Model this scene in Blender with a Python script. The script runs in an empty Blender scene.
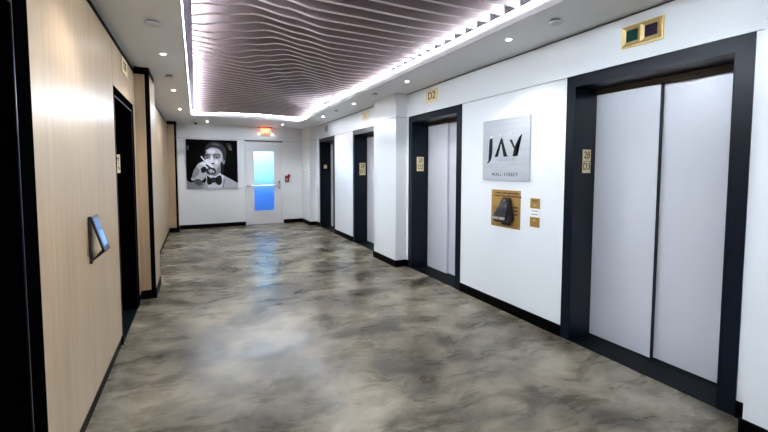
import bpy, bmesh, math, random
from mathutils import Vector
SC = bpy.context.scene
COL = SC.collection
random.seed(4)

# ------------------------------------------------------------------ camera
FPX, CX, CY = 363.97, 374.37, 189.66
cd = bpy.data.cameras.new('camera'); cam = bpy.data.objects.new('camera', cd); COL.objects.link(cam)
cd.sensor_width = 36.0; cd.lens = FPX / 768 * 36.0
cd.shift_x = (384 - CX) / 768.0; cd.shift_y = -(216 - CY) / 768.0
cd.clip_start = 0.05; cd.clip_end = 100
cam.location = (-2.819, 0.0, 1.453)
cam.rotation_euler = (math.pi / 2 - 0.055, 0.0, -0.455)
SC.camera = cam

# ------------------------------------------------------------------ world, exposure
w = bpy.data.worlds.new('world'); SC.world = w; w.use_nodes = True
w.node_tree.nodes['Background'].inputs[0].default_value = (0.8, 0.88, 1, 1)
w.node_tree.nodes['Background'].inputs[1].default_value = 0.2
vs = SC.view_settings
vs.view_transform = 'Standard'; vs.look = 'None'; vs.gamma = 1.0; vs.use_curve_mapping = False
vs.exposure = 1.62
SC.cycles.max_bounces = 10; SC.cycles.diffuse_bounces = 6; SC.cycles.glossy_bounces = 5
SC.cycles.sample_clamp_indirect = 6.0
LED = 150.0          # strength of the cove light line
SPOT = 14.0         # watts of each recessed downlight
BACKCOVE = 1.0

# ------------------------------------------------------------------ room numbers
W = -3.399; WC = -3.26; WF = -3.212; CR = -0.18; H = 2.568; L = 9.946; ZF = 2.222; YB = -2.6
V0, V2, VA, VB = -2.885, -0.612, -1.5, 8.38
ZW = 2.492; DR = 0.267

# ------------------------------------------------------------------ materials
def mat(name, col, rough=0.5, metal=0.0, emit=None, es=0.0, spec=0.5, coat=0.0, trans=0.0):
    m = bpy.data.materials.new(name); m.use_nodes = True
    b = m.node_tree.nodes['Principled BSDF']
    b.inputs['Base Color'].default_value = (*col, 1); b.inputs['Roughness'].default_value = rough
    b.inputs['Metallic'].default_value = metal; b.inputs['Specular IOR Level'].default_value = spec
    b.inputs['Coat Weight'].default_value = coat; b.inputs['Coat Roughness'].default_value = 0.15
    b.inputs['Transmission Weight'].default_value = trans
    if emit: b.inputs['Emission Color'].default_value = (*emit, 1); b.inputs['Emission Strength'].default_value = es
    return m
def nodes(m): return m.node_tree.nodes, m.node_tree.links, m.node_tree.nodes['Principled BSDF']
def ramp(n, stops):
    r = n.new('ShaderNodeValToRGB'); e = r.color_ramp.elements
    e[0].position, e[0].color = stops[0][0], (*stops[0][1], 1)
    e[1].position, e[1].color = stops[-1][0], (*stops[-1][1], 1)
    for p, c in stops[1:-1]:
        q = e.new(p); q.color = (*c, 1)
    return r
def noise(n, l, vec, scale, detail=4, rough=0.5, dist=0.0):
    t = n.new('ShaderNodeTexNoise'); t.inputs['Scale'].default_value = scale; t.inputs['Detail'].default_value = detail
    t.inputs['Roughness'].default_value = rough; t.inputs['Distortion'].default_value = dist
    if vec: l.new(vec, t.inputs['Vector'])
    return t
def mapped(n, l, scale=(1, 1, 1), rot=(0, 0, 0)):
    g = n.new('ShaderNodeNewGeometry'); mp = n.new('ShaderNodeMapping')
    mp.inputs['Scale'].default_value = scale; mp.inputs['Rotation'].default_value = rot
    l.new(g.outputs['Position'], mp.inputs['Vector']); return mp.outputs[0]

def floor_mat():
    m = mat('polished_concrete', (0.4, 0.38, 0.33), 0.3, spec=0.3); n, l, b = nodes(m)
    v = mapped(n, l, (0.9, 1.15, 1), (0, 0, 0.25))
    def warped(vec, sc, amt):
        wn = noise(n, l, vec, sc, 2, 0.5); sub = n.new('ShaderNodeVectorMath'); sub.operation = 'SUBTRACT'
        l.new(wn.outputs['Color'], sub.inputs[0]); sub.inputs[1].default_value = (0.5, 0.5, 0.5)
        ma = n.new('ShaderNodeVectorMath'); ma.operation = 'MULTIPLY_ADD'
        l.new(sub.outputs[0], ma.inputs[0]); ma.inputs[1].default_value = (amt,) * 3; l.new(vec, ma.inputs[2]); return ma.outputs[0]
    v1 = warped(v, 1.3, 0.5); v2 = warped(v1, 5.0, 0.10)
    big = noise(n, l, v2, 1.9, 9, 0.64, 0.0)
    r1 = ramp(n, [(0.33, FL[0]), (0.44, FL[1]), (0.52, FL[2]), (0.63, FL[3])])
    l.new(big.outputs[0], r1.inputs[0])
    # trowel sweeps: stretched noise following the warp
    st = n.new('ShaderNodeMapping'); st.inputs['Scale'].default_value = (1.0, 2.3, 1); st.inputs['Rotation'].default_value = (0, 0, 0.5); l.new(v1, st.inputs['Vector'])
    fine = noise(n, l, st.outputs[0], 2.2, 9, 0.68, 0.15)
    r2 = ramp(n, [(0.36, (0.60, 0.58, 0.55)), (0.47, (0.95, 0.95, 0.94)), (0.54, (1, 1, 1)), (0.66, (1.35, 1.35, 1.33))])
    l.new(fine.outputs[0], r2.inputs[0])
    mu = n.new('ShaderNodeMix'); mu.data_type = 'RGBA'; mu.blend_type = 'MULTIPLY'; mu.inputs[0].default_value = 0.85
    l.new(r1.outputs[0], mu.inputs[6]); l.new(r2.outputs[0], mu.inputs[7])
    sp = noise(n, l, v, 22, 4, 0.6, 0.8)
    r3 = ramp(n, [(0.25, (0.72, 0.7, 0.68)), (0.36, (1, 1, 1))]); l.new(sp.outputs[0], r3.inputs[0])
    m2 = n.new('ShaderNodeMix'); m2.data_type = 'RGBA'; m2.blend_type = 'MULTIPLY'; m2.inputs[0].default_value = 0.6
    l.new(mu.outputs[2], m2.inputs[6]); l.new(r3.outputs[0], m2.inputs[7])
    l.new(m2.outputs[2], b.inputs['Base Color'])
    rr = n.new('ShaderNodeMapRange'); rr.inputs[1].default_value = 0.3; rr.inputs[2].default_value = 0.7; rr.inputs[3].default_value = 0.21; rr.inputs[4].default_value = 0.36
    l.new(fine.outputs[0], rr.inputs[0]); l.new(rr.outputs[0], b.inputs['Roughness'])
    bp = n.new('ShaderNodeBump'); bp.inputs['Strength'].default_value = 0.05; bp.inputs['Distance'].default_value = 0.02
    l.new(big.outputs[0], bp.inputs['Height']); l.new(bp.outputs[0], b.inputs['Normal'])
    return m
FL = [(0.046, 0.040, 0.029), (0.095, 0.083, 0.061), (0.185, 0.164, 0.123), (0.31, 0.278, 0.212)]
def wood_mat(name, c1, c2, rough=0.34, coat=0.0):
    m = mat(name, c1, rough, coat=coat); n, l, b = nodes(m)
    v = mapped(n, l, (9, 9, 0.35)); g = noise(n, l, v, 4.0, 7, 0.65, 0.3)
    r = ramp(n, [(0.3, c1), (0.7, c2)]); l.new(g.outputs[0], r.inputs[0])
    v2 = mapped(n, l, (1.2, 1.2, 0.25)); g2 = noise(n, l, v2, 2.5, 3, 0.5, 0.8)
    r2 = ramp(n, [(0.3, (0.86, 0.85, 0.84)), (0.7, (1.04, 1.03, 1.02))]); l.new(g2.outputs[0], r2.inputs[0])
    mu = n.new('ShaderNodeMix'); mu.data_type = 'RGBA'; mu.blend_type = 'MULTIPLY'; mu.inputs[0].default_value = 1
    l.new(r.outputs[0], mu.inputs[6]); l.new(r2.outputs[0], mu.inputs[7]); l.new(mu.outputs[2], b.inputs['Base Color'])
    return m
def rough_mat(name, col, rough, metal, nscale=(2, 2, 2), amt=0.15, **k):
    m = mat(name, col, rough, metal, **k); n, l, b = nodes(m)
    g = noise(n, l, mapped(n, l, nscale), 3.0, 5, 0.6)
    rr = n.new('ShaderNodeMapRange'); rr.inputs[1].default_value = 0.3; rr.inputs[2].default_value = 0.7
    rr.inputs[3].default_value = max(0.03, rough - amt); rr.inputs[4].default_value = rough + amt
    l.new(g.outputs[0], rr.inputs[0]); l.new(rr.outputs[0], b.inputs['Roughness'])
    r = ramp(n, [(0.3, tuple(c * 0.9 for c in col)), (0.7, tuple(min(1, c * 1.06) for c in col))])
    l.new(g.outputs[0], r.inputs[0]); l.new(r.outputs[0], b.inputs['Base Color'])
    return m

M = dict(
    floor=floor_mat(),
    wood=wood_mat('light_oak_veneer', (0.37, 0.26, 0.155), (0.47, 0.345, 0.22)),
    white=mat('white_laminate', (0.83, 0.87, 0.91), 0.22),
    ceil=mat('ceiling_paint', (0.88, 0.91, 0.95), 0.5),
    shadow=mat('shadow_gap', (0.12, 0.12, 0.13), 0.7),
    black=mat('black_laminate', (0.001, 0.001, 0.0012), 0.5, spec=0.04),
    frame=mat('blue_black_steel', (0.003, 0.0065, 0.013), 0.3, spec=0.2),
    frameL=mat('black_steel', (0.0006, 0.0006, 0.0008), 0.8, spec=0.0),
    sill=mat('sill_metal', (0.0015, 0.004, 0.0055), 0.5, spec=0.08),
    door=mat('door_satin_enamel', (0.66, 0.68, 0.75), 0.32, 0.1),
    track=mat('door_track_brown', (0.09, 0.065, 0.05), 0.5),
    slat=rough_mat('slat_felt', (0.30, 0.225, 0.23), 0.75, 0, (8, 8, 8), 0.05),
    edge=mat('slat_edge_band', (0.92, 0.87, 0.90), 0.5),
    deck=mat('upper_deck', (0.80, 0.80, 0.90), 0.8),
    led=mat('led_line', (1, 1, 1), 0.5, emit=(0.80, 0.90, 1.0), es=LED), glow=mat('fascia_glow_paint', (0.8, 0.8, 0.8), 0.5, emit=(0.88, 0.95, 1.0), es=0.22),
    lamp=mat('downlight_lens', (1, 1, 1), 0.5, emit=(1.0, 0.97, 0.92), es=30),
    paint=mat('white_paint', (0.80, 0.82, 0.86), 0.35),
    metalw=mat('white_enamel', (0.78, 0.78, 0.8), 0.3),
    brass=mat('polished_brass', (0.80, 0.62, 0.30), 0.3, 0.85),
    brassd=mat('dull_brass', (0.40, 0.235, 0.065), 0.42, 0.3),
    cream=mat('cream_brass', (0.80, 0.66, 0.38), 0.4, 0.0),
    ink=mat('dark_ink', (0.02, 0.018, 0.015), 0.5),
    steel=rough_mat('brushed_steel', (0.55, 0.57, 0.60), 0.3, 1.0, (40, 40, 2), 0.1),
    board=rough_mat('brushed_sign_board', (0.46, 0.49, 0.54), 0.4, 0.1, (1, 1, 12), 0.06),
    letter=mat('dark_chrome', (0.035, 0.045, 0.055), 0.2, 0.6),
    greyink=mat('grey_ink', (0.26, 0.29, 0.33), 0.4),
    plastic=mat('black_plastic', (0.008, 0.008, 0.012), 0.12),
    glassg=mat('dark_green_glass', (0.004, 0.05, 0.045), 0.1),
    glassp=mat('dark_purple_glass', (0.02, 0.008, 0.03), 0.1),
    paper=mat('white_paper', (0.82, 0.82, 0.82), 0.7),
    red=mat('red_enamel', (0.25, 0.012, 0.01), 0.35),
    screen=mat('tablet_screen', (0.01, 0.02, 0.04), 0.08, emit=(0.07, 0.25, 0.62), es=0.22),
    screenl=mat('tablet_screen_light', (0.01, 0.02, 0.04), 0.08, emit=(0.22, 0.48, 0.9), es=0.32),
)

# ------------------------------------------------------------------ mesh helpers
def link(name, me, parent=None):
    o = bpy.data.objects.new(name, me); COL.objects.link(o)
    if parent: o.parent = parent
    return o
def obj(name, bm, m, parent=None, bevel=0.0, smooth=False, kind=None, label=None, mats=None):
    me = bpy.data.meshes.new(name)
    bmesh.ops.recalc_face_normals(bm, faces=bm.faces)
    bm.to_mesh(me); bm.free()
    for mm in (mats or [m]): me.materials.append(mm)
    if smooth:
        for p in me.polygons: p.use_smooth = True
    o = link(name, me, parent)
    if bevel:
        b = o.modifiers.new('bevel', 'BEVEL'); b.width = bevel; b.segments = 2; b.limit_method = 'ANGLE'
    if kind: o['kind'] = kind
    if label: o['label'] = label
    return o
def box(bm, x0, x1, y0, y1, z0, z1, mi=0):
    v = [bm.verts.new(p) for p in ((x0, y0, z0), (x1, y0, z0), (x1, y1, z0), (x0, y1, z0), (x0, y0, z1), (x1, y0, z1), (x1, y1, z1), (x0, y1, z1))]
    fs = [bm.faces.new([v[i] for i in q]) for q in ((0, 3, 2, 1), (4, 5, 6, 7), (0, 1, 5, 4), (1, 2, 6, 5), (2, 3, 7, 6), (3, 0, 4, 7))]
    for f in fs: f.material_index = mi
    return fs
def boxes(*bs):
    bm = bmesh.new()
    for b in bs: box(bm, *b)
    return bm
def cyl(bm, c, axis, r, h0, h1, seg=24, r2=None, mi=0):
    r2 = r if r2 is None else r2
    def P(a, rr, h):
        u, v = rr * math.cos(a), rr * math.sin(a)
        return {'z': (c[0] + u, c[1] + v, c[2] + h), 'y': (c[0] + u, c[1] + h, c[2] + v), 'x': (c[0] + h, c[1] + u, c[2] + v)}[axis]
    A = [bm.verts.new(P(2 * math.pi * i / seg, r, h0)) for i in range(seg)]
    B = [bm.verts.new(P(2 * math.pi * i / seg, r2, h1)) for i in range(seg)]
    fs = [bm.faces.new(A), bm.faces.new(B[::-1])]
    for i in range(seg): fs.append(bm.faces.new((A[i], B[i], B[(i + 1) % seg], A[(i + 1) % seg])))
    for f in fs: f.material_index = mi
def lathe(bm, c, prof, seg=28):
    rings = [[bm.verts.new((c[0] + r * math.cos(2 * math.pi * i / seg), c[1] + r * math.sin(2 * math.pi * i / seg), c[2] + z)) for i in range(seg)] for r, z in prof]
    for a, b in zip(rings, rings[1:]):
        for i in range(seg): bm.faces.new((a[i], a[(i + 1) % seg], b[(i + 1) % seg], b[i]))
    bm.faces.new(rings[0]); bm.faces.new(rings[-1][::-1])
def prism(bm, pts, f, d0, d1, mi=0):
    """polygon pts in a plane; f(u, v, d) -> xyz; extruded from depth d0 to d1"""
    a = [bm.verts.new(f(u, v, d0)) for u, v in pts]; b = [bm.verts.new(f(u, v, d1)) for u, v in pts]
    fs = [bm.faces.new(a), bm.faces.new(b[::-1])]
    n = len(pts)
    for i in range(n): fs.append(bm.faces.new((a[i], b[i], b[(i + 1) % n], a[(i + 1) % n])))
    for q in fs: q.material_index = mi
    bmesh.ops.triangulate(bm, faces=fs[:2])
def thing(name, label, cat, loc=(0, 0, 0), group=None):
    o = bpy.data.objects.new(name, None); COL.objects.link(o); o.location = loc; o.empty_display_size = 0.05
    o['label'] = label; o['category'] = cat
    if group: o['group'] = group
    return o
def tag(o, label, cat, group=None):
    o['label'] = label; o['category'] = cat
    if group: o['group'] = group
    return o
def structure(name, loc=(0, 0, 0)):
    o = bpy.data.objects.new(name, None); COL.objects.link(o); o.location = loc; o['kind'] = 'structure'; return o
def local(o, parent):
    """mesh written in world coordinates, parented to an empty that is not at the origin"""
    for v in o.data.vertices: v.co -= parent.location
    return o
def part(name, bm, m, parent, **k): return local(obj(name, bm, m, parent, **k), parent)
def text(name, s, size, m, parent, to_world, depth=0.002, align='CENTER', sx=1.0, spacing=1.0, bold=0.0):
    """built-in lettering turned to mesh; to_world(u, v, d) maps text plane to the room"""
    cu = bpy.data.curves.new('t', 'FONT'); cu.body = s; cu.size = size; cu.align_x = align; cu.align_y = 'CENTER'
    cu.extrude = depth / 2; cu.space_character = spacing; cu.offset = bold; cu.resolution_u = 3
    o = bpy.data.objects.new('t', cu); COL.objects.link(o)
    dg = bpy.context.evaluated_depsgraph_get(); me = bpy.data.meshes.new_from_object(o.evaluated_get(dg))
    bpy.data.objects.remove(o); me.name = name
    for v in me.vertices:
        p = Vector(to_world(v.co.x * sx, v.co.y, v.co.z + depth / 2))
        v.co = p - (parent.location if parent else Vector())
    me.materials.clear(); me.materials.append(m)
    return link(name, me, parent)

# ================================================================== SETTING
obj('floor', boxes((W - 0.45, 0.45, YB, L + 1.6, -0.06, 0.0)), M['floor'], kind='structure')

# ceiling: soffit ring round the light cove, with the cove's walls and deck
bm = bmesh.new()
T = 0.03
t = 0.012
box(bm, W - 0.4, V0 - t, YB, L + 0.3, H, H + T); box(bm, V2 + t, 0.4, YB, L + 0.3, H, H + T)
box(bm, V0 - t, V2 + t, YB, VA - t, H, H + T); box(bm, V0 - t, V2 + t, VB + t, L + 0.3, H, H + T)
ceiling = obj('ceiling', bm, M['ceil'], kind='structure')
FT = 2.645
bm = bmesh.new(); ZT = H - 0.001
box(bm, V0 - t, V0, VA, VB, ZT, FT); box(bm, V2, V2 + t, VA, VB, ZT, FT)
box(bm, V0 - t, V2 + t, VB, VB + t, ZT, FT); box(bm, V0 - t, V2 + t, VA - t, VA, ZT, FT)
obj('trim_1', bm, M['paint'], kind='structure')
bm = bmesh.new()
q = 0.16
box(bm, V0 - q - 0.02, V0 - q, VA - q, VB + q, H + T, 3.05); box(bm, V2 + q, V2 + q + 0.02, VA - q, VB + q, H + T, 3.05)
box(bm, V0 - q, V2 + q, VB + q, VB + q + 0.02, H + T, 3.05); box(bm, V0 - q, V2 + q, VA - q - 0.02, VA - q, H + T, 3.05)
box(bm, V0 - q - 0.02, V2 + q + 0.02, VA - q - 0.02, VB + q + 0.02, 3.05, 3.08)
obj('trim_2', bm, M['deck'], kind='structure')

# wave ceiling
WT = [(-9, 0), (-6.4, 0.0), (-5.6, -0.012), (-5.15, 0.004), (-4.75, 0.018), (-4.35, -0.012), (-3.93, -0.038), (-3.7, 0.015),
      (-3.47, 0.058), (-3.2, 0.022), (-2.95, -0.012), (-2.5, -0.008), (-1.6, 0.01), (9, 0.01)]
def wave(x, y):
    s = 0.894 * x - 0.447 * y; dz = 0
    for (a, za), (b, zb) in zip(WT, WT[1:]):
        if a <= s <= b:
            k = (s - a) / (b - a); k = k * k * (3 - 2 * k); dz = za + (zb - za) * k; break
    e = max(0.0, (x + 1.25) / 0.6); e = e * e * 0.026
    fade = min(1, max(0, (y - 1.2) / 1.4))
    far = min(1, max(0, (y - 5.0) / 2.6)); dz *= 1 - 0.75 * far
    e += far * (0.018 * math.sin(1.9 * x + 0.6 * y) - 0.004)
    return 2.622 + dz * (0.4 + 0.6 * fade) + e
wc = thing('slatted_ceiling', 'ceiling feature of wavy dark mauve slats above the glowing light cove', 'ceiling feature', (-1.74, 3.5, 2.9))
SL0, SL1, TH = -2.82, -0.66, 0.032
k = -15
while True:
    y = 2.745 + 0.151 * k
    if y > VB - 0.08: break
    bm = bmesh.new(); N = 64; rows = []
    for i in range(N + 1):
        x = SL0 + (SL1 - SL0) * i / N; z = wave(x, y)
        rows.append([bm.verts.new(p) for p in ((x, y, z), (x, y + TH, z), (x, y + TH, 2.96), (x, y, 2.96))])
    for a, b in zip(rows, rows[1:]):
        for j in range(4):
            f = bm.faces.new((a[j], a[(j + 1) % 4], b[(j + 1) % 4], b[j])); f.material_index = 1 if j == 0 else 0
    bm.faces.new(rows[0]); bm.faces.new(rows[-1][::-1])
    part('slat', bm, None, wc, mats=[M['slat'], M['edge']])
    k += 1
# light lines of the cove
def led(label, ax, p, sgn, a, b):
    """strip on top of the fascia, inside an added opaque shield; sgn = direction of the opening"""
    o = thing('cove_light', label, 'light', ((p, (a + b) / 2, FT) if ax == 'x' else ((a + b) / 2, p, FT)), 'cove light lines')
    def bb(d0, d1, z0, z1):
        u, v = sorted((p + sgn * d0, p + sgn * d1))
        return (u, v, a, b, z0, z1) if ax == 'x' else (a, b, u, v, z0, z1)
    part('light_line', boxes(bb(-0.006, -0.002, FT + 0.001, FT + 0.016)), M['led'], o)
    part('light_shield', boxes(bb(-0.0115, -0.0065, FT + 0.0005, FT + 0.022), bb(-0.0065, 0.004, FT + 0.017, FT + 0.022)), M['metalw'], o)  # unseen shield added to block upward light and aim it at the slats
    part('fascia_glow', boxes(bb(0.0005, 0.003, H + 0.040, FT - 0.004)), M['glow'], o)  # faint emission put in so the fascia looks brightly lit
led('long white light line along the cove edge beside the white wall', 'x', V2, -1, VA + 0.02, VB - 0.02)
led('white light line along the cove edge nearest the wooden wall', 'x', V0, 1, VA + 0.02, VB - 0.02)
led('short white light line across the far end of the cove', 'y', VB, -1, V0 + 0.02, V2 - 0.02)

# ---- walls
BT = 0.10          # baseboard height
wr = structure('wall_right')
ELR = [(0.923, 2.072, 1.010, 1.990, 1.512), (3.419, 4.605, 3.505, 4.500, 4.044), (5.555, 6.726, 5.641, 6.640, 6.17), (7.806, 8.926, 7.89, 8.84, 8.38)]
segs = []; p = YB
for e in ELR: segs.append((p, e[0])); p = e[1]
segs.append((p, L))
bm = bmesh.new()
for a, b in segs: box(bm, 0.018, 0.42, a, b, 0, H)
for e in ELR: box(bm, 0.018, 0.42, e[0], e[1], ZF, H); box(bm, 0.36, 0.42, e[0], e[1], 0, ZF)
obj('wall_core', bm, M['shadow'], wr)
def seams(a, b): return [(a, b)]
for a, b in segs:
    obj('wall_panel', boxes((0.0, 0.018, a, b, 0.0, ZF - 0.002)), M['white'], wr)
obj('wall_panel', boxes((0.0, 0.018, YB, L, ZF + 0.004, H - 0.018)), M['white'], wr)
cols = [(-0.4, 0.835), (4.675, 5.41), (9.20, L)]
for a, b in cols:
    c = structure('wall_column', (CR, (a + b) / 2, 0)); c['label'] = 'white square pilaster standing proud of the white wall'
    part('column_casing', boxes((CR, -0.0005, a, b, 0, ZF - 0.002)), M['white'], c)
    part('column_casing', boxes((CR, -0.0005, a, b, ZF + 0.004, H - 0.006)), M['white'], c)
    part('column_core', boxes((CR + 0.012, -0.0005, a + 0.012, b - 0.012 if b < L else b, ZF - 0.002, ZF + 0.004), (CR + 0.012, -0.001, a + 0.012, b - 0.012 if b < L else b, H - 0.006, H - 0.0005)), M['shadow'], c)
bm = bmesh.new(); bt = 0.012
for a, b in segs:
    cuts = [(a, b)]
    for ca, cb in cols:
        nc = []
        for s, e in cuts:
            if cb <= s or ca >= e: nc.append((s, e))
            else:
                if ca > s: nc.append((s, ca))
                if cb < e: nc.append((cb, e))
        cuts = nc
    for s, e in cuts:
        if e - s > 0.01: box(bm, -bt, -0.0005, s + 0.0005, e - 0.0005, 0, BT)
for ca, cb in cols:
    box(bm, CR - bt, CR - 0.0005, ca - bt, min(cb + bt, L), 0, BT); box(bm, CR - 0.0005, -0.0005, ca - bt, ca - 0.0005, 0, BT)
    if cb < L: box(bm, CR - 0.0005, -0.0005, cb + 0.0005, cb + bt, 0, BT)
obj('baseboard_right', bm, M['black'], kind='structure')

wl = structure('wall_left', (W, 0, 0))
ELL = [(0.70, 1.909, 0.80, 1.755, 1.28), (3.564, 4.590, 3.575, 4.44, 4.05)]
segl = [(YB, 0.70), (1.909, 3.564), (4.590, L)]
bm = bmesh.new()
for a, b in segl: box(bm, W - 0.42, W - 0.02, a, b, 0, H)
for e in ELL: box(bm, W - 0.42, W - 0.02, e[0], e[1], 2.13, H); box(bm, W - 0.42, W - 0.36, e[0], e[1], 0, 2.13)
part('wall_core', bm, M['black'], wl)
KB = 0.085
def wp(a, b, z0=KB, z1=ZW): part('wood_panel', boxes((W - 0.02, W, a + 0.002, b - 0.002, z0, z1)), M['wood'], wl, bevel=0.0015)
wp(-1.0, 0.70); wp(YB, -1.0); wp(0.70, 1.909, 2.132); wp(1.909, 3.564); wp(3.564, 4.739, 2.132); wp(4.590, 4.739, KB, 2.13)
for a, b in ((5.313, 6.40), (6.40, 7.48), (7.48, 8.55), (8.55, 9.62)): wp(a, b)
for a, b in ((4.739, 5.313), (9.62, L)):
    c = structure('wall_column', (WC, (a + b) / 2, 0)); c['label'] = 'oak clad pilaster with black edge strip on the wooden wall'
    XC = WC if a < 6 else WF
    part('column_core', boxes((W + 0.0005, XC - 0.003, a + 0.004, b - 0.0005, 0, H - 0.0005)), M['black'], c)
    part('wood_panel', boxes((W + 0.001, XC - 0.043, a, a + 0.004, 0.10, ZW)), M['wood'], c)
    part('corner_strip', boxes((XC - 0.043, XC, a, a + 0.03, 0.0, H - 0.001)), M['black'], c)
    part('wood_panel', boxes((XC - 0.003, XC, a + 0.03, b, 0.10, ZW)), M['wood'], c)
bm = bmesh.new()
for a, b in segl: box(bm, W - 0.0195, W - 0.008, a + 0.001, b - 0.001, 0, KB - 0.004)
for a, b in ((4.739, 5.313), (9.62, L)):
    XC = WC if a < 6 else WF
    box(bm, W + 0.001, XC - 0.045, a - 0.008, a - 0.0005, 0, 0.10); box(bm, XC + 0.0005, XC + 0.008, a - 0.008, b, 0, 0.10)
obj('baseboard_left', bm, M['black'], kind='structure')

DX0, DX1, DZ = -1.632, -0.757, 2.13
bm = boxes((W, DX0 - 0.05, L, L + 0.15, 0, H), (DX1 + 0.05, 0.02, L, L + 0.15, 0, H), (DX0 - 0.05, DX1 + 0.05, L, L + 0.15, DZ + 0.05, H))
wb = structure('wall_back')
obj('wall_core', boxes((W, DX0 - 0.05, L + 0.02, L + 0.15, 0, H), (DX1 + 0.05, 0.02, L + 0.02, L + 0.15, 0, H), (DX0 - 0.05, DX1 + 0.05, L + 0.02, L + 0.15, DZ + 0.05, H)), M['shadow'], wb)
bm.free()
for a, b in ((WF + 0.001, DX0 - 0.05), (DX1 + 0.05, CR - 0.001)):
    obj('wall_panel', boxes((a, b, L, L + 0.02, 0, 2.214)), M['white'], wb)
obj('wall_panel', boxes((WF + 0.001, CR - 0.001, L, L + 0.02, 2.219, H - 0.002)), M['white'], wb)
obj('baseboard_back', boxes((WF + 0.01, DX0 - 0.052, L - 0.012, L - 0.0005, 0, BT), (DX1 + 0.052, CR - 0.013, L - 0.012, L - 0.0005, 0, BT)), M['black'], kind='structure')
obj('wall_front', boxes((W, 0.02, YB - 0.1, YB - 0.001, 0, H)), M['paint'], kind='structure')

# ---- lift openings
def lift(n, yo0, yo1, yi0, yi1, seam, side, zo, zi, fm):
    X = 0.0 if side > 0 else W
    st = structure('door_%d' % n, (X, (yo0 + yo1) / 2, 0))
    def B(d0, d1, a, b, z0, z1):
        x0, x1 = X + side * d0, X + side * d1
        return (min(x0, x1), max(x0, x1), a, b, z0, z1)
    pr = -0.006 if side > 0 else -0.001
    e = 0.0008
    part('door_frame', boxes(B(pr, DR + 0.085, yo0 + e, yi0, 0, zo - e), B(pr, DR + 0.085, yi1, yo1 - e, 0, zo - e), B(pr, DR + 0.085, yi0, yi1, zi, zo - e)), fm, st)
    part('frame_edge', boxes(B(pr - 0.004, pr + 0.004, yi0 - 0.006, yi0 + 0.0, 0, zi + .006), B(pr - 0.004, pr + 0.004, yi1, yi1 + 0.006, 0, zi + .006), B(pr - 0.004, pr + 0.004, yi0, yi1, zi, zi + 0.006)), M['frame'], st)
    part('door_track', boxes(B(DR - 0.004, DR + 0.02, yi0 + e, yi1 - e, zi - 0.042, zi - e)), M['track'], st)
    a = part('door_panel', boxes(B(DR, DR + 0.028, seam, yi1 - e, 0.012, zi - 0.044)), M['door'], st, bevel=0.003)
    b = part('door_panel', boxes(B(DR + 0.035, DR + 0.063, yi0 + e, seam + 0.04, 0.012, zi - 0.044)), M['door'], st, bevel=0.003)
    part('door_edge', boxes(B(DR + 0.002, DR + 0.034, seam - 0.007, seam - 0.0005, 0.012, zi - 0.044)), M['frame'] if n == 1 else M['door'], st)
    bm = boxes(B(0.0, DR + 0.085, yi0 + e, yi1 - e, 0.0005, 0.006))
    box(bm, *B(DR - 0.03, DR - 0.01, yi0 + e, yi1 - e, 0.0055, 0.008))
    part('door_sill', bm, M['sill'], st)
    return st
for i, e in enumerate(ELR): lift(i + 1, *e, 1, ZF, 2.13, M['frame'])
for i, e in enumerate(ELL): lift(i + 5, *e, -1, 2.13, 2.045, M['frameL'])

# ---- exit door with lit stair lobby beyond
def glass_mat():
    m = mat('frosted_glass', (0.80, 0.93, 1.0), 0.35, trans=1.0); return m
d7 = structure('door_7', ((DX0 + DX1) / 2, L, 0))
GX0, GX1, GZ0, GZ1 = -1.462, -0.945, 0.363, 1.933
part('door_frame', boxes((DX0 - 0.05, DX0, L - 0.014, L + 0.14, 0, DZ + 0.05), (DX1, DX1 + 0.05, L - 0.014, L + 0.14, 0, DZ + 0.05), (DX0, DX1, L - 0.014, L + 0.14, DZ, DZ + 0.05)), M['paint'], d7, bevel=0.003)
y0, y1 = L + 0.01, L + 0.055
leaf = part('door_leaf', boxes((DX0 + 0.004, GX0, y0, y1, 0.01, DZ - 0.004), (GX1, DX1 - 0.004, y0, y1, 0.01, DZ - 0.004), (GX0, GX1, y0, y1, 0.01, GZ0), (GX0, GX1, y0, y1, GZ1, DZ - 0.004)), M['paint'], d7)
g = 0.022
part('glazing_bead', boxes((GX0 - g, GX0 + 0.004, y0 - 0.01, y0, GZ0 - g, GZ1 + g), (GX1 - 0.004, GX1 + g, y0 - 0.01, y0, GZ0 - g, GZ1 + g), (GX0, GX1, y0 - 0.01, y0, GZ0 - g, GZ0 + 0.004), (GX0, GX1, y0 - 0.01, y0, GZ1 - 0.004, GZ1 + g)), M['paint'], d7, bevel=0.002)
part('glass_pane', boxes((GX0 + 0.001, GX1 - 0.001, y0 + 0.02, y0 + 0.026, GZ0 + 0.001, GZ1 - 0.001)), glass_mat(), d7)
bm = bmesh.new()
cyl(bm, (0, L - 0.055, 1.030), 'x', 0.019, -1.60, -0.84, 16)
bar = part('push_bar', bm, M['steel'], d7, smooth=False)
part('bar_bracket', boxes((-1.645, -1.60, L - 0.08, L + 0.009, 1.0, 1.062)), M['steel'], d7, bevel=0.006)
part('bar_bracket', boxes((-0.90, -0.80, L - 0.085, L + 0.009, 0.995, 1.068), (-0.835, -0.795, L - 0.07, L + 0.009, 0.93, 1.16)), M['steel'], d7, bevel=0.006)
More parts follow.
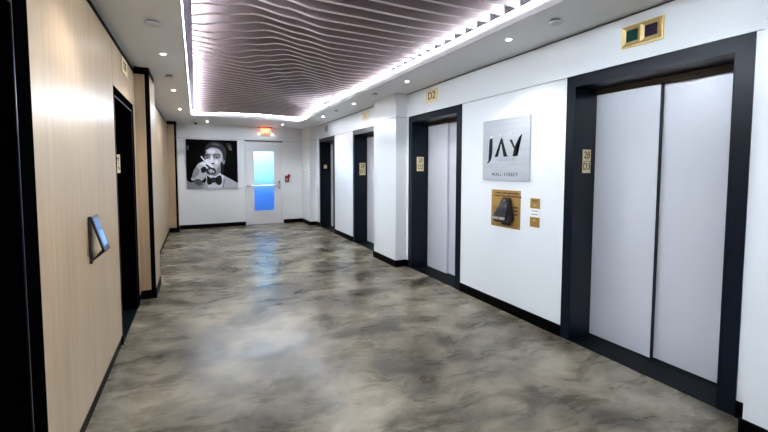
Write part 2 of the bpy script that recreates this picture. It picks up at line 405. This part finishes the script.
# stair lobby behind the frosted glass
lob = structure('wall_lobby')
upper = mat('lobby_paint', (0.50, 0.80, 0.95), 0.6); lower = mat('lobby_blue_paint', (0.07, 0.28, 0.80), 0.6)
obj('wall_panel', boxes((-2.3, -0.1, L + 1.20, L + 1.25, 1.0, H), (-2.35, -2.3, L + 0.16, L + 1.25, 1.0, H), (-0.1, -0.05, L + 0.16, L + 1.25, 1.0, H)), upper, lob)
obj('wall_panel', boxes((-2.3, -0.1, L + 1.20, L + 1.25, 0.0, 1.0), (-2.35, -2.3, L + 0.16, L + 1.25, 0, 1.0), (-0.1, -0.05, L + 0.16, L + 1.25, 0, 1.0)), lower, lob)
obj('lobby_ceiling', boxes((-2.35, -0.05, L + 0.16, L + 1.25, H, H + 0.05)), upper, lob)
la = bpy.data.lights.new('lobby_lamp', 'AREA'); la.size = 0.9; la.energy = 20; la.color = (0.72, 0.88, 1.0)
lo = bpy.data.objects.new('lobby_lamp', la); COL.objects.link(lo); lo.location = (-1.2, L + 0.7, H - 0.05); lo.parent = lob

# ================================================================== CEILING FIXTURES
def downlight(x, y, label):
    t = thing('downlight', label, 'light', (x, y, H), 'recessed downlights in the ceiling')
    bm = bmesh.new(); lathe(bm, (0, 0, 0), [(0.022, -0.0005), (0.038, -0.0005), (0.036, -0.005), (0.022, -0.006)][::-1]); obj('trim_ring', bm, M['metalw'], t, smooth=False)
    bm = bmesh.new(); cyl(bm, (0, 0, 0), 'z', 0.020, -0.0062, -0.0075, 20); obj('lens', bm, M['lamp'], t)
    ld = bpy.data.lights.new('downlight_beam', 'SPOT'); ld.energy = SPOT; ld.spot_size = math.radians(105); ld.spot_blend = 0.7
    ld.shadow_soft_size = 0.035; ld.color = (1.0, 0.97, 0.93)
    o = bpy.data.objects.new('downlight_beam', ld); COL.objects.link(o); o.parent = t; o.location = (0, 0, -0.02)
for x, y, s in [(-3.077, 4.10, 'recessed downlight nearest the camera over the wooden wall'), (-3.077, 5.88, 'middle of three recessed downlights over the wooden wall'),
             (-3.06, 7.65, 'farthest recessed downlight over the wooden wall'),
             (-2.563, 9.30, 'recessed downlight above the black and white portrait'), (-0.872, 9.14, 'recessed downlight near the exit sign, right of it'),
             (-0.396, 7.40, 'farthest recessed downlight along the white wall'), (-0.403, 5.73, 'recessed downlight above the second farthest lift'),
             (-0.402, 4.00, 'recessed downlight above the lift plaque D2'), (-0.390, 2.35, 'large looking recessed downlight above the silver sign board')]:
    downlight(x, y, s)
for x, y, s_ in ((-3.077, 2.35, 'recessed downlight just above the frame over the tablet panel'),
                (-3.077, 0.6, 'recessed downlight over the black frame at the left edge'), 
                (-3.077, -1.1, 'recessed downlight behind the camera on the wooden wall side')):   # the rows go on behind the frame
    downlight(x, y, s_)
def disc(name, x, y, r, label, cat):
    t = thing(name, label, cat, (x, y, H), 'round white discs on the ceiling')
    bm = bmesh.new(); lathe(bm, (0, 0, 0), [(r * 0.72, -0.0005), (r * 0.72, -0.014)][::-1]); obj('collar', bm, M['shadow'], t)
    bm = bmesh.new(); lathe(bm, (0, 0, 0), [(r, -0.014), (r, -0.02), (r * 0.9, -0.026), (r * 0.45, -0.029), (r * 0.4, -0.026)][::-1]); obj('cover', bm, M['metalw'], t, smooth=False)
disc('smoke_detector', -3.083, 3.262, 0.058, 'white round smoke detector nearest the camera over the wooden wall', 'smoke detector')
disc('sprinkler_cover', -3.073, 5.0, 0.045, 'small round ceiling disc between downlights over the wooden wall', 'sprinkler')
disc('sprinkler_cover', -0.381, 1.908, 0.046, 'round white ceiling disc above the near lift beside the cove', 'sprinkler')
disc('sprinkler_cover', -0.433, 4.854, 0.045, 'round ceiling disc above the white pilaster', 'sprinkler')
disc('sprinkler_cover', -0.418, 6.553, 0.045, 'small round ceiling disc between the two farthest wall downlights', 'sprinkler')
t = thing('dome_camera', 'tiny black dome camera on the ceiling above the portrait corner', 'camera', (-2.80, 9.55, H))
bm = bmesh.new(); lathe(bm, (0, 0, 0), [(0.05, -0.0005), (0.05, -0.02), (0.042, -0.022)][::-1]); obj('base', bm, M['metalw'], t)
bm = bmesh.new(); lathe(bm, (0, 0, 0), [(0.04, -0.022), (0.037, -0.04), (0.025, -0.055), (0.008, -0.062)][::-1]); obj('dome', bm, M['plastic'], t, smooth=True)
t = thing('cove_sprinkler', 'small dark sprinkler head at the far right corner of the cove', 'sprinkler', (-0.76, 8.2, 2.60))
bm = bmesh.new(); lathe(bm, (0, 0, 0), [(0.035, 0.0), (0.05, 0.012), (0.02, 0.02), (0.015, 0.05)]); obj('deflector', bm, M['shadow'], t)
bm = bmesh.new(); cyl(bm, (0, 0, 0), 'z', 0.012, 0.05, 0.448, 10); obj('drop_pipe', bm, M['deck'], t)

# ================================================================== WALL THINGS
# --- sign board
s = thing('sign_board', 'square brushed silver sign reading JAY SUITES WALL STREET on the white wall', 'sign', (0, 2.73, 1.35))
part('board', boxes((-0.022, -0.0005, 2.427, 3.040, 1.347, 1.967)), M['board'], s, bevel=0.001)
fx = lambda u, v, d: (-0.024 - d, u, v)
def letter(polys, lab):
    bm = bmesh.new()
    for p in polys: prism(bm, p, fx, -0.001, 0.004)
    part('letter', bm, M['letter'], s, label=lab)
letter([[(2.938, 1.764), (2.922, 1.775), (2.900, 1.778), (2.897, 1.70), (2.899, 1.637), (2.906, 1.585), (2.924, 1.545), (2.950, 1.524), (2.966, 1.519), (2.968, 1.528), (2.950, 1.541), (2.934, 1.570), (2.925, 1.61), (2.922, 1.752)]], 'raised dark letter J')
letter([[(2.775, 1.775), (2.767, 1.755), (2.838, 1.592), (2.820, 1.585), (2.862, 1.583), (2.845, 1.592)],
        [(2.783, 1.760), (2.764, 1.770), (2.700, 1.600), (2.680, 1.585), (2.738, 1.583), (2.722, 1.595)]], 'raised dark letter A without crossbar')
letter([[(2.664, 1.748), (2.638, 1.748), (2.598, 1.668), (2.606, 1.655)],
        [(2.603, 1.668), (2.545, 1.768), (2.512, 1.793), (2.584, 1.668), (2.583, 1.600), (2.565, 1.586), (2.622, 1.583), (2.603, 1.598)]], 'raised dark letter Y')
# specular highlights of the letters, put in as small white blocks
for y, z in ((2.905, 1.793), (2.778, 1.800), (2.645, 1.812)):
    part('letter_glint', boxes((-0.036, -0.0225, y - 0.011, y + 0.011, z - 0.007, z + 0.007)), M['metalw'], s)
tw = lambda yc, zc: (lambda u, v, d: (-0.0225 - d, yc - u, zc + v))
text('lettering', 'SUITES', 0.044, M['greyink'], s, tw(2.716, 1.549), 0.002, sx=1.0, spacing=1.75)
text('lettering', 'WALL STREET', 0.046, M['letter'], s, tw(2.728, 1.402), 0.002, sx=0.98, spacing=1.28)

# --- emergency phone plate and phone
pl = thing('brass_plate', 'square brown brass plate behind the black phone, below the sign', 'plate', (0, 2.725, 0.865))
part('plate', boxes((-0.006, -0.0005, 2.534, 2.917, 0.865, 1.246)), M['brassd'], pl, bevel=0.002)
bm = bmesh.new()
yy = 2.87
for zc, n in ((1.215, 13), (1.185, 15)):
    yy = 2.875 if n == 15 else 2.86
    for i in range(n):
        wd = 0.012 + 0.008 * ((i * 7) % 3) / 2
        box(bm, -0.0075, -0.0062, yy - wd, yy, zc - 0.008, zc + 0.008); yy -= wd + 0.008
for i in range(3):
    for j in range(3): box(bm, -0.0075, -0.0062, 2.565 + j * 0.022, 2.58 + j * 0.022, 1.00 + i * 0.035, 1.018 + i * 0.035)
box(bm, -0.0075, -0.0062, 2.872, 2.880, 0.98, 1.08); box(bm, -0.0075, -0.0062, 2.845, 2.852, 0.98, 1.08)
part('engraving', bm, M['ink'], pl)
for y in (2.55, 2.90):
    for z in (0.882, 1.229):
        bm = bmesh.new(); cyl(bm, (0, y, z), 'x', 0.006, -0.009, -0.0062, 10); part('screw', bm, M['steel'], pl)
ph = thing('wall_phone', 'glossy black tapered handset hanging on the brown brass plate', 'phone', (-0.0065, 2.69, 0.93))
def loft(bm, secs, mi=0):
    R_ = [[bm.verts.new(p) for p in q] for q in secs]
    for a, b in zip(R_, R_[1:]):
        for i in range(len(a)): bm.faces.new((a[i], a[(i + 1) % len(a)], b[(i + 1) % len(a)], b[i])).material_index = mi
    bm.faces.new(R_[0]).material_index = mi; bm.faces.new(R_[-1][::-1]).material_index = mi
bm = bmesh.new()
def sec(z, ya, yb, xb, xf): return [(xb, ya, z), (xb, yb, z), (xf + 0.012, yb, z), (xf, yb - 0.015, z), (xf, ya + 0.015, z), (xf + 0.012, ya, z)]
loft(bm, [sec(0.925, 2.625, 2.775, -0.0068, -0.095), sec(0.955, 2.60, 2.80, -0.0068, -0.118), sec(0.985, 2.602, 2.797, -0.0068, -0.115), sec(1.08, 2.625, 2.765, -0.0068, -0.075), sec(1.155, 2.642, 2.745, -0.0068, -0.048), sec(1.172, 2.655, 2.735, -0.0068, -0.040)])
part('body', bm, M['plastic'], ph, bevel=0.004)
bm = bmesh.new(); loft(bm, [[(-0.1195, 2.62, 0.958), (-0.1195, 2.785, 0.958), (-0.1222, 2.785, 0.957), (-0.1222, 2.62, 0.957)], [(-0.1165, 2.62, 0.984), (-0.1165, 2.785, 0.984), (-0.119, 2.785, 0.985), (-0.119, 2.62, 0.985)]])
part('front_strip', bm, M['steel'], ph)
bm = bmesh.new(); cyl(bm, (0, 2.69, 1.142), 'x', 0.013, -0.062, -0.045, 14); part('knob', bm, M['steel'], ph, smooth=False)
part('cradle', boxes((-0.032, -0.0068, 2.64, 2.745, 0.895, 0.926)), M['plastic'], ph, bevel=0.004)

# --- call plate
cp = thing('call_plate', 'narrow brass call plate with a white paper label, right of the phone', 'plate', (0, 2.365, 0.918))
part('plate', boxes((-0.006, -0.0005, 2.312, 2.418, 0.918, 1.187)), M['brassd'], cp, bevel=0.002)
part('paper_label', boxes((-0.0085, -0.0062, 2.300, 2.425, 1.012, 1.092)), M['paper'], cp)
part('printed_lines', boxes((-0.0092, -0.0086, 2.325, 2.40, 1.066, 1.074), (-0.0092, -0.0086, 2.325, 2.40, 1.034, 1.042)), M['greyink'], cp)
part('engraving', boxes((-0.0072, -0.0062, 2.335, 2.395, 1.158, 1.166)), M['ink'], cp)
for z in (1.122, 0.982):
    bm = bmesh.new(); cyl(bm, (0, 2.365, z), 'x', 0.010, -0.011, -0.0062, 14); part('button', bm, M['brass'], cp)

# --- hall lantern over lift D3
ln = thing('lift_indicator', 'brass lift indicator with green and purple dark glass squares above the near lift', 'lift indicator', (0, 1.507, 2.33))
ya, yb, za, zb = 1.376, 1.638, 2.325, 2.478
part('plate', boxes((-0.005, -0.0005, ya, yb, za, zb)), M['brass'], ln)
def quad_frame(bm, y0, y1, z0, z1, o, xo, xi):
    A = [(xo, y0 - o, z0 - o * 1.2), (xo, y1 + o, z0 - o * 1.2), (xo, y1 + o, z1 + o), (xo, y0 - o, z1 + o)]
    B = [(xi, y0, z0), (xi, y1, z0), (xi, y1, z1), (xi, y0, z1)]
    a = [bm.verts.new(p) for p in A]; b = [bm.verts.new(p) for p in B]
    for i in range(4): bm.faces.new((a[i], a[(i + 1) % 4], b[(i + 1) % 4], b[i]))
    c = [bm.verts.new((-0.0048, p[1], p[2])) for p in A]
    for i in range(4): bm.faces.new((a[i], c[i], c[(i + 1) % 4], a[(i + 1) % 4]))
for (y0_, y1_), mm, lab in (((1.535, 1.612), M['glassg'], 'dark green glass square'), ((1.414, 1.492), M['glassp'], 'dark purple glass square')):
    bm = bmesh.new(); quad_frame(bm, y0_, y1_, 2.368, 2.448, 0.022, -0.020, -0.006); part('bezel', bm, M['brass'], ln)
    part('lens', boxes((-0.0068, -0.0055, y0_, y1_, 2.368, 2.448)), mm, ln, label=lab)
part('rim', boxes((-0.016, -0.0052, ya, yb, zb - 0.004, zb), (-0.016, -0.0052, ya, yb, za, za + 0.004), (-0.016, -0.0052, ya, ya + 0.004, za + 0.004, zb - 0.004), (-0.016, -0.0052, yb - 0.004, yb, za + 0.004, zb - 0.004)), M['brass'], ln)

# --- lift number plaques above the doors
def plaque(name, y0, y1, z0, z1, txt, label, m, ink, size, group='lift number plaques above the doors', side=1):
    X = 0 if side > 0 else W
    t = thing(name, label, 'plaque', (X, (y0 + y1) / 2, z0), group)
    x = (X - 0.006, X - 0.0005) if side > 0 else (X + 0.0005, X + 0.006)
    part('plate', boxes((*x, y0, y1, z0, z1)), m, t, bevel=0.001)
    yc, zc = (y0 + y1) / 2, (z0 + z1) / 2
    f = (lambda u, v, d: (-0.0062 - d, yc - u, zc + v)) if side > 0 else (lambda u, v, d: (W + 0.0062 + d, yc + u, zc + v))
    if txt:
        text('numbers', txt, size, ink, t, f, 0.002, bold=0.0)
        # serifs, as on the engraved lettering
    return t
plaque('lift_plaque', 3.897, 4.170, 2.343, 2.506, 'D2', 'cream brass plaque reading D2 above the second lift', M['cream'], M['ink'], 0.14)
plaque('lift_plaque', 6.005, 6.263, 2.363, 2.508, 'D1', 'pale plaque with faint brown lettering above the lift beyond the pilaster', M['cream'], M['brassd'], 0.10)
plaque('lift_plaque', 8.25, 8.468, 2.355, 2.502, '', 'dark grey plaque above the farthest lift', M['greyink'], M['ink'], 0.1)
plaque('lift_plaque', 3.99, 4.27, 2.335, 2.482, 'D5', 'plaque reading D5 on the oak panel over the left lift', M['cream'], M['ink'], 0.11, side=-1)

# --- plates on the jambs (facing the camera)
def jamb_plate(x0, x1, y, z0, z1, top, bot, label, split=True):
    t = thing('jamb_plate', label, 'plaque', ((x0 + x1) / 2, y, z0), 'floor number plates on the lift jambs')
    zm = (z0 + z1) / 2
    part('plate', boxes((x0, x1, y - 0.004, y - 0.0005, z0, z1)), M['cream'], t, bevel=0.0008)
    part('divider', boxes((x0 + 0.004, x1 - 0.004, y - 0.0055, y - 0.0042, zm - 0.003, zm + 0.001)), M['ink'], t)
    xc = (x0 + x1) / 2; sz = min((z1 - z0) * 0.42, (x1 - x0) * 0.85)
    for tx, zc in ((top, z0 + (z1 - z0) * 0.76), (bot, z0 + (z1 - z0) * 0.27)):
        if tx: text('numbers', tx, sz, M['ink'], t, (lambda zc: (lambda u, v, d: (xc + u, y - 0.0042 - d, zc + v)))(zc), 0.0015, sx=0.95)
    part('underline', boxes((xc - 0.022, xc + 0.022, y - 0.0055, y - 0.0042, z0 + (z1 - z0) * 0.595, z0 + (z1 - z0) * 0.615)), M['ink'], t)
jamb_plate(0.103, 0.207, 1.990, 1.424, 1.622, '28', 'D3', 'gold jamb plate reading 28 and D3 inside the near lift')
jamb_plate(0.070, 0.188, 4.500, 1.432, 1.637, '28', 'D2', 'gold jamb plate reading 28 and D2 inside the second lift')
jamb_plate(0.100, 0.230, 6.640, 1.345, 1.585, '28', 'D1', 'gold jamb plate inside the lift beyond the pilaster')
jamb_plate(0.085, 0.165, 8.84, 1.483, 1.571, '', '', 'small plate inside the jamb of the farthest lift')
jamb_plate(W - 0.17, W - 0.107, 4.44, 1.42, 1.605, '28', 'D5', 'gold jamb plate in the dark lift recess of the wooden wall')

# --- tablet on wedge bracket, wooden wall
tb = thing('tablet', 'small tablet with blue lit screen on a black wedge bracket on the oak panel', 'tablet', (W, 2.72, 0.895))
xo = -3.328
A0, A1 = 2.65, 2.79
bm = bmesh.new()
prism(bm, [(W + 0.0005, 0.895), (W + 0.0005, 1.175), (W + 0.012, 1.175), (W + 0.012, 0.895)], lambda u, v, d: (u, d, v), A0, A0 + 0.03)
prism(bm, [(W + 0.0005, 0.895), (W + 0.014, 0.915), (xo - 0.002, 0.985), (xo, 0.955)][::-1], lambda u, v, d: (u, d, v), A0, A1)
part('bracket', bm, M['plastic'], tb)
P0, P1 = Vector((W + 0.012, 0, 1.172)), Vector((xo, 0, 0.958))
dv = (P1 - P0).normalized(); nv = Vector((-dv.z, 0, dv.x))
if nv.x < 0: nv = -nv
def slab(o0, o1, s0, s1, ya, yb):
    bm = bmesh.new(); Ln = (P1 - P0).length
    pts = [P0 + dv * (Ln * s0) + nv * o0, P0 + dv * (Ln * s1) + nv * o0, P0 + dv * (Ln * s1) + nv * o1, P0 + dv * (Ln * s0) + nv * o1]
    prism(bm, [(p.x, p.z) for p in pts], lambda u, v, d: (u, d, v), ya, yb); return bm
part('tablet_case', slab(-0.004, 0.008, 0, 1, A0, A1), M['plastic'], tb, bevel=0.002)
part('screen', slab(0.0081, 0.0088, 0.06, 0.86, A0 + 0.012, A1 - 0.012), M['screen'], tb)
part('screen_image', slab(0.0089, 0.0093, 0.42, 0.84, A0 + 0.03, A1 - 0.02), M['screenl'], tb)

# --- exit sign
ex = thing('exit_sign', 'small glowing red EXIT sign under the ceiling above the glazed door', 'exit sign', (-1.16, L, 2.33))
eo = mat('exit_glow', (0.6, 0.05, 0.02), 0.4, emit=(1.0, 0.13, 0.04), es=0.9)
el = mat('exit_letters', (0.8, 0.1, 0.05), 0.4, emit=(1.0, 0.42, 0.22), es=1.6)
part('canopy', boxes((-1.335, -0.985, L - 0.10, L - 0.0005, H - 0.022, H - 0.0008)), M['shadow'], ex, bevel=0.003)
part('face_panel', boxes((-1.285, -1.035, L - 0.062, L - 0.040, 2.365, H - 0.024)), eo, ex)
text('letters', 'EXIT', 0.155, el, ex, lambda u, v, d: (-1.16 + u, L - 0.0622 - d, 2.455 + v), 0.003, sx=0.72, bold=0.003)
part('lower_rail', boxes((-1.29, -1.03, L - 0.07, L - 0.0005, 2.345, 2.364)), M['paint'], ex)
for x in (-1.315, -0.99):
    bm = bmesh.new(); cyl(bm, (x, L - 0.05, 2.375), 'y', 0.022, -0.035, 0.0, 16, 0.024); part('emergency_lamp', bm, M['lamp'] if False else mat('emergency_lens', (0.9, 0.9, 0.9), 0.2, emit=(1, 0.93, 0.9), es=1.2), ex)
    part('lamp_arm', boxes((x - 0.008, x + 0.008, L - 0.05, L - 0.0005, 2.368, 2.382)), M['paint'], ex)

# --- fire alarm pull station
fa = thing('fire_alarm', 'small red fire alarm pull box right of the glazed door', 'fire alarm', (-0.59, L, 1.12))
part('backplate', boxes((-0.655, -0.545, L - 0.02, L - 0.0005, 1.115, 1.29)), M['red'], fa, bevel=0.004)
part('housing', boxes((-0.645, -0.585, L - 0.05, L - 0.0205, 1.12, 1.25)), M['red'], fa, bevel=0.006)
part('handle', boxes((-0.640, -0.59, L - 0.062, L - 0.0505, 1.165, 1.185), (-0.622, -0.608, L - 0.062, L - 0.0505, 1.185, 1.225)), M['paint'], fa, bevel=0.002)
part('key_switch', boxes((-0.58, -0.525, L - 0.045, L - 0.0205, 1.235, 1.33)), M['red'], fa, bevel=0.004)
# --- switch on far pilaster
sw = thing('wall_switch', 'small white wall switch on the far right pilaster', 'switch', (CR, 9.68, 1.35))
part('plate', boxes((CR - 0.006, CR - 0.0005, 9.63, 9.74, 1.33, 1.45)), M['metalw'], sw, bevel=0.002)
part('toggle', boxes((CR - 0.03, CR - 0.0062, 9.672, 9.698, 1.375, 1.405)), M['greyink'], sw, bevel=0.002)

# --- black and white portrait
X0, X1, Z0, Z1 = -3.028, -1.862, 0.985, 2.190
pf = thing('framed_picture', 'square black and white portrait of a man in a bow tie on the far wall', 'picture', ((X0 + X1) / 2, L, Z0))
part('canvas', boxes((X0, X1, L - 0.035, L - 0.0005, Z0, Z1)), M['black'], pf, bevel=0.001)
def art(v): return mat('print_grey', (v * 0.90, v * 0.93, v * 1.08), 0.4, spec=0.2)
art_m = [art(v) for v in (0.002, 0.02, 0.09, 0.26, 0.50, 0.80)]
bm = bmesh.new(); lay = [0]
def blob(pts, g, smooth=True):
    """pts in a 100 x 100 picture, y down"""
    if smooth:
        n = len(pts); out = []
        for i in range(n):
            p0, p1, p2, p3 = (Vector(pts[(i + j) % n]) for j in (-1, 0, 1, 2))
            for s in (0, 0.25, 0.5, 0.75):
                out.append(0.5 * (2 * p1 + (p2 - p0) * s + (2 * p0 - 5 * p1 + 4 * p2 - p3) * s * s + (3 * p1 - p0 - 3 * p2 + p3) * s ** 3))
        pts = [(p.x, p.y) for p in out]
    pts = [(min(100, max(0, x)), min(100, max(0, y))) for x, y in pts]
    lay[0] += 1; d = L - 0.0353 - lay[0] * 0.0003
    vs_ = [bm.verts.new((X0 + (X1 - X0) * x / 100, d, Z1 - (Z1 - Z0) * y / 100)) for x, y in pts]
    f = bm.faces.new(vs_); f.material_index = g
    bmesh.ops.triangulate(bm, faces=[f])
blob([(0, 82), (6, 87), (24, 86), (36, 88), (38, 100), (0, 100)], 3, False)          # left jacket
blob([(36, 84), (66, 70), (80, 78), (100, 90), (100, 100), (30, 100)], 4, False)        # right jacket
blob([(36, 76), (44, 72), (66, 68), (72, 76), (70, 99), (40, 99)], 5, False)            # shirt
blob([(74, 82), (71, 99), (68, 99), (71, 78)], 3, False)
blob([(36, 20), (44, 8), (58, 5), (70, 10), (77, 22), (76, 40), (71, 52), (66, 40), (40, 30)], 1)     # hair
blob([(37, 24), (44, 16), (58, 14), (67, 20), (70, 34), (70, 50), (66, 62), (58, 73), (48, 74), (40, 62), (36, 44)], 4)  # face
blob([(69, 36), (74, 37), (74, 47), (70, 50)], 3)                                      # ear
blob([(60, 56), (69, 48), (67, 62), (58, 73), (50, 74), (56, 66)], 3)                     # jaw shade
blob([(66, 46), (71, 50), (71, 68), (66, 70)], 0)                                      # shade behind the jaw
blob([(35, 24), (39, 11), (52, 4), (68, 8), (77, 20), (76, 38), (72, 42), (70, 30), (64, 20), (53, 16), (43, 18), (38, 28)], 1)
blob([(48, 9), (58, 7), (66, 11), (60, 12)], 2)
blob([(38, 21), (46, 19), (55, 21), (50, 25), (40, 27)], 4)
blob([(34, 31), (40, 28.5), (46, 31), (46, 33), (40, 31.5), (34, 34)], 1)                  # brows
blob([(51, 31), (58, 28), (66, 30.5), (65, 32.5), (58, 30.5), (52, 33)], 1)
blob([(34, 34), (40, 32), (45, 34), (44, 38), (38, 39.5), (34, 38)], 2)                      # eye sockets
blob([(52, 33.5), (58, 31.8), (65, 34), (63, 38), (56, 38.5), (52, 36.5)], 2)
blob([(36.5, 36), (40, 34.6), (43, 36.2), (40, 37.8)], 4); blob([(54.5, 35.2), (58, 33.8), (61.5, 35.4), (58, 37.2)], 4)
blob([(38.5, 35), (40.6, 34.8), (41, 37.2), (39, 37.5)], 0); blob([(56.8, 34.2), (59, 34), (59.4, 36.6), (57, 36.9)], 0)
blob([(40, 22), (50, 19), (56, 22), (54, 27), (44, 28)], 5)
blob([(38, 41), (43, 40), (44, 47), (39, 47)], 5); blob([(54, 42), (60, 41), (61, 48), (55, 50)], 5)
blob([(47, 34), (50, 34), (52, 46), (49, 49), (45, 46)], 5)                              # nose
blob([(45, 48), (53, 47), (52, 50), (46, 50)], 1)
blob([(18, 56), (24, 48), (34, 44), (44, 46), (50, 52), (52, 62), (46, 72), (36, 76), (28, 84), (14, 84), (8, 80), (14, 70)], 4)   # hand
blob([(34, 42), (42, 44), (52, 56), (48, 59), (40, 50)], 5)                              # fingers
blob([(26, 50), (34, 46), (44, 54), (40, 58), (32, 52)], 5)
blob([(38, 50), (48, 58), (46, 60), (37, 53)], 0)
blob([(28, 58), (34, 55), (38, 60), (36, 66), (30, 68), (27, 63)], 0)                     # gap of the hand
blob([(38, 60), (50, 57), (56, 62), (54, 70), (44, 72), (38, 68)], 1)                     # glass
blob([(41, 62), (47, 60), (52, 63), (50, 68), (44, 69)], 3)
blob([(44, 63), (48, 62), (47, 66)], 5); blob([(50, 64), (53, 65), (51, 68)], 5)
blob([(14, 62), (20, 56), (24, 66), (16, 78), (10, 78)], 3)
blob([(12, 84), (22, 80), (30, 88), (22, 94)], 2)
blob([(27, 34.5), (29, 33.5), (36, 43), (34, 44.5)], 5, False)                          # cigarette
blob([(38, 78), (40, 74), (50, 80), (62, 73), (67, 76), (67, 90), (60, 93), (52, 86), (45, 92), (39, 90)], 0)  # bow tie
blob([(47, 78), (54, 78), (54, 87), (48, 87)], 1)
blob([(78, 8), (84, 6), (88, 12), (85, 18), (80, 15)], 1)                       # background bits
blob([(82, 12), (86, 13), (89, 20), (84, 20)], 2)
blob([(1, 14), (5, 13), (5, 21), (2, 22)], 2)
local(obj('printed_portrait', bm, None, pf, mats=art_m), pf)
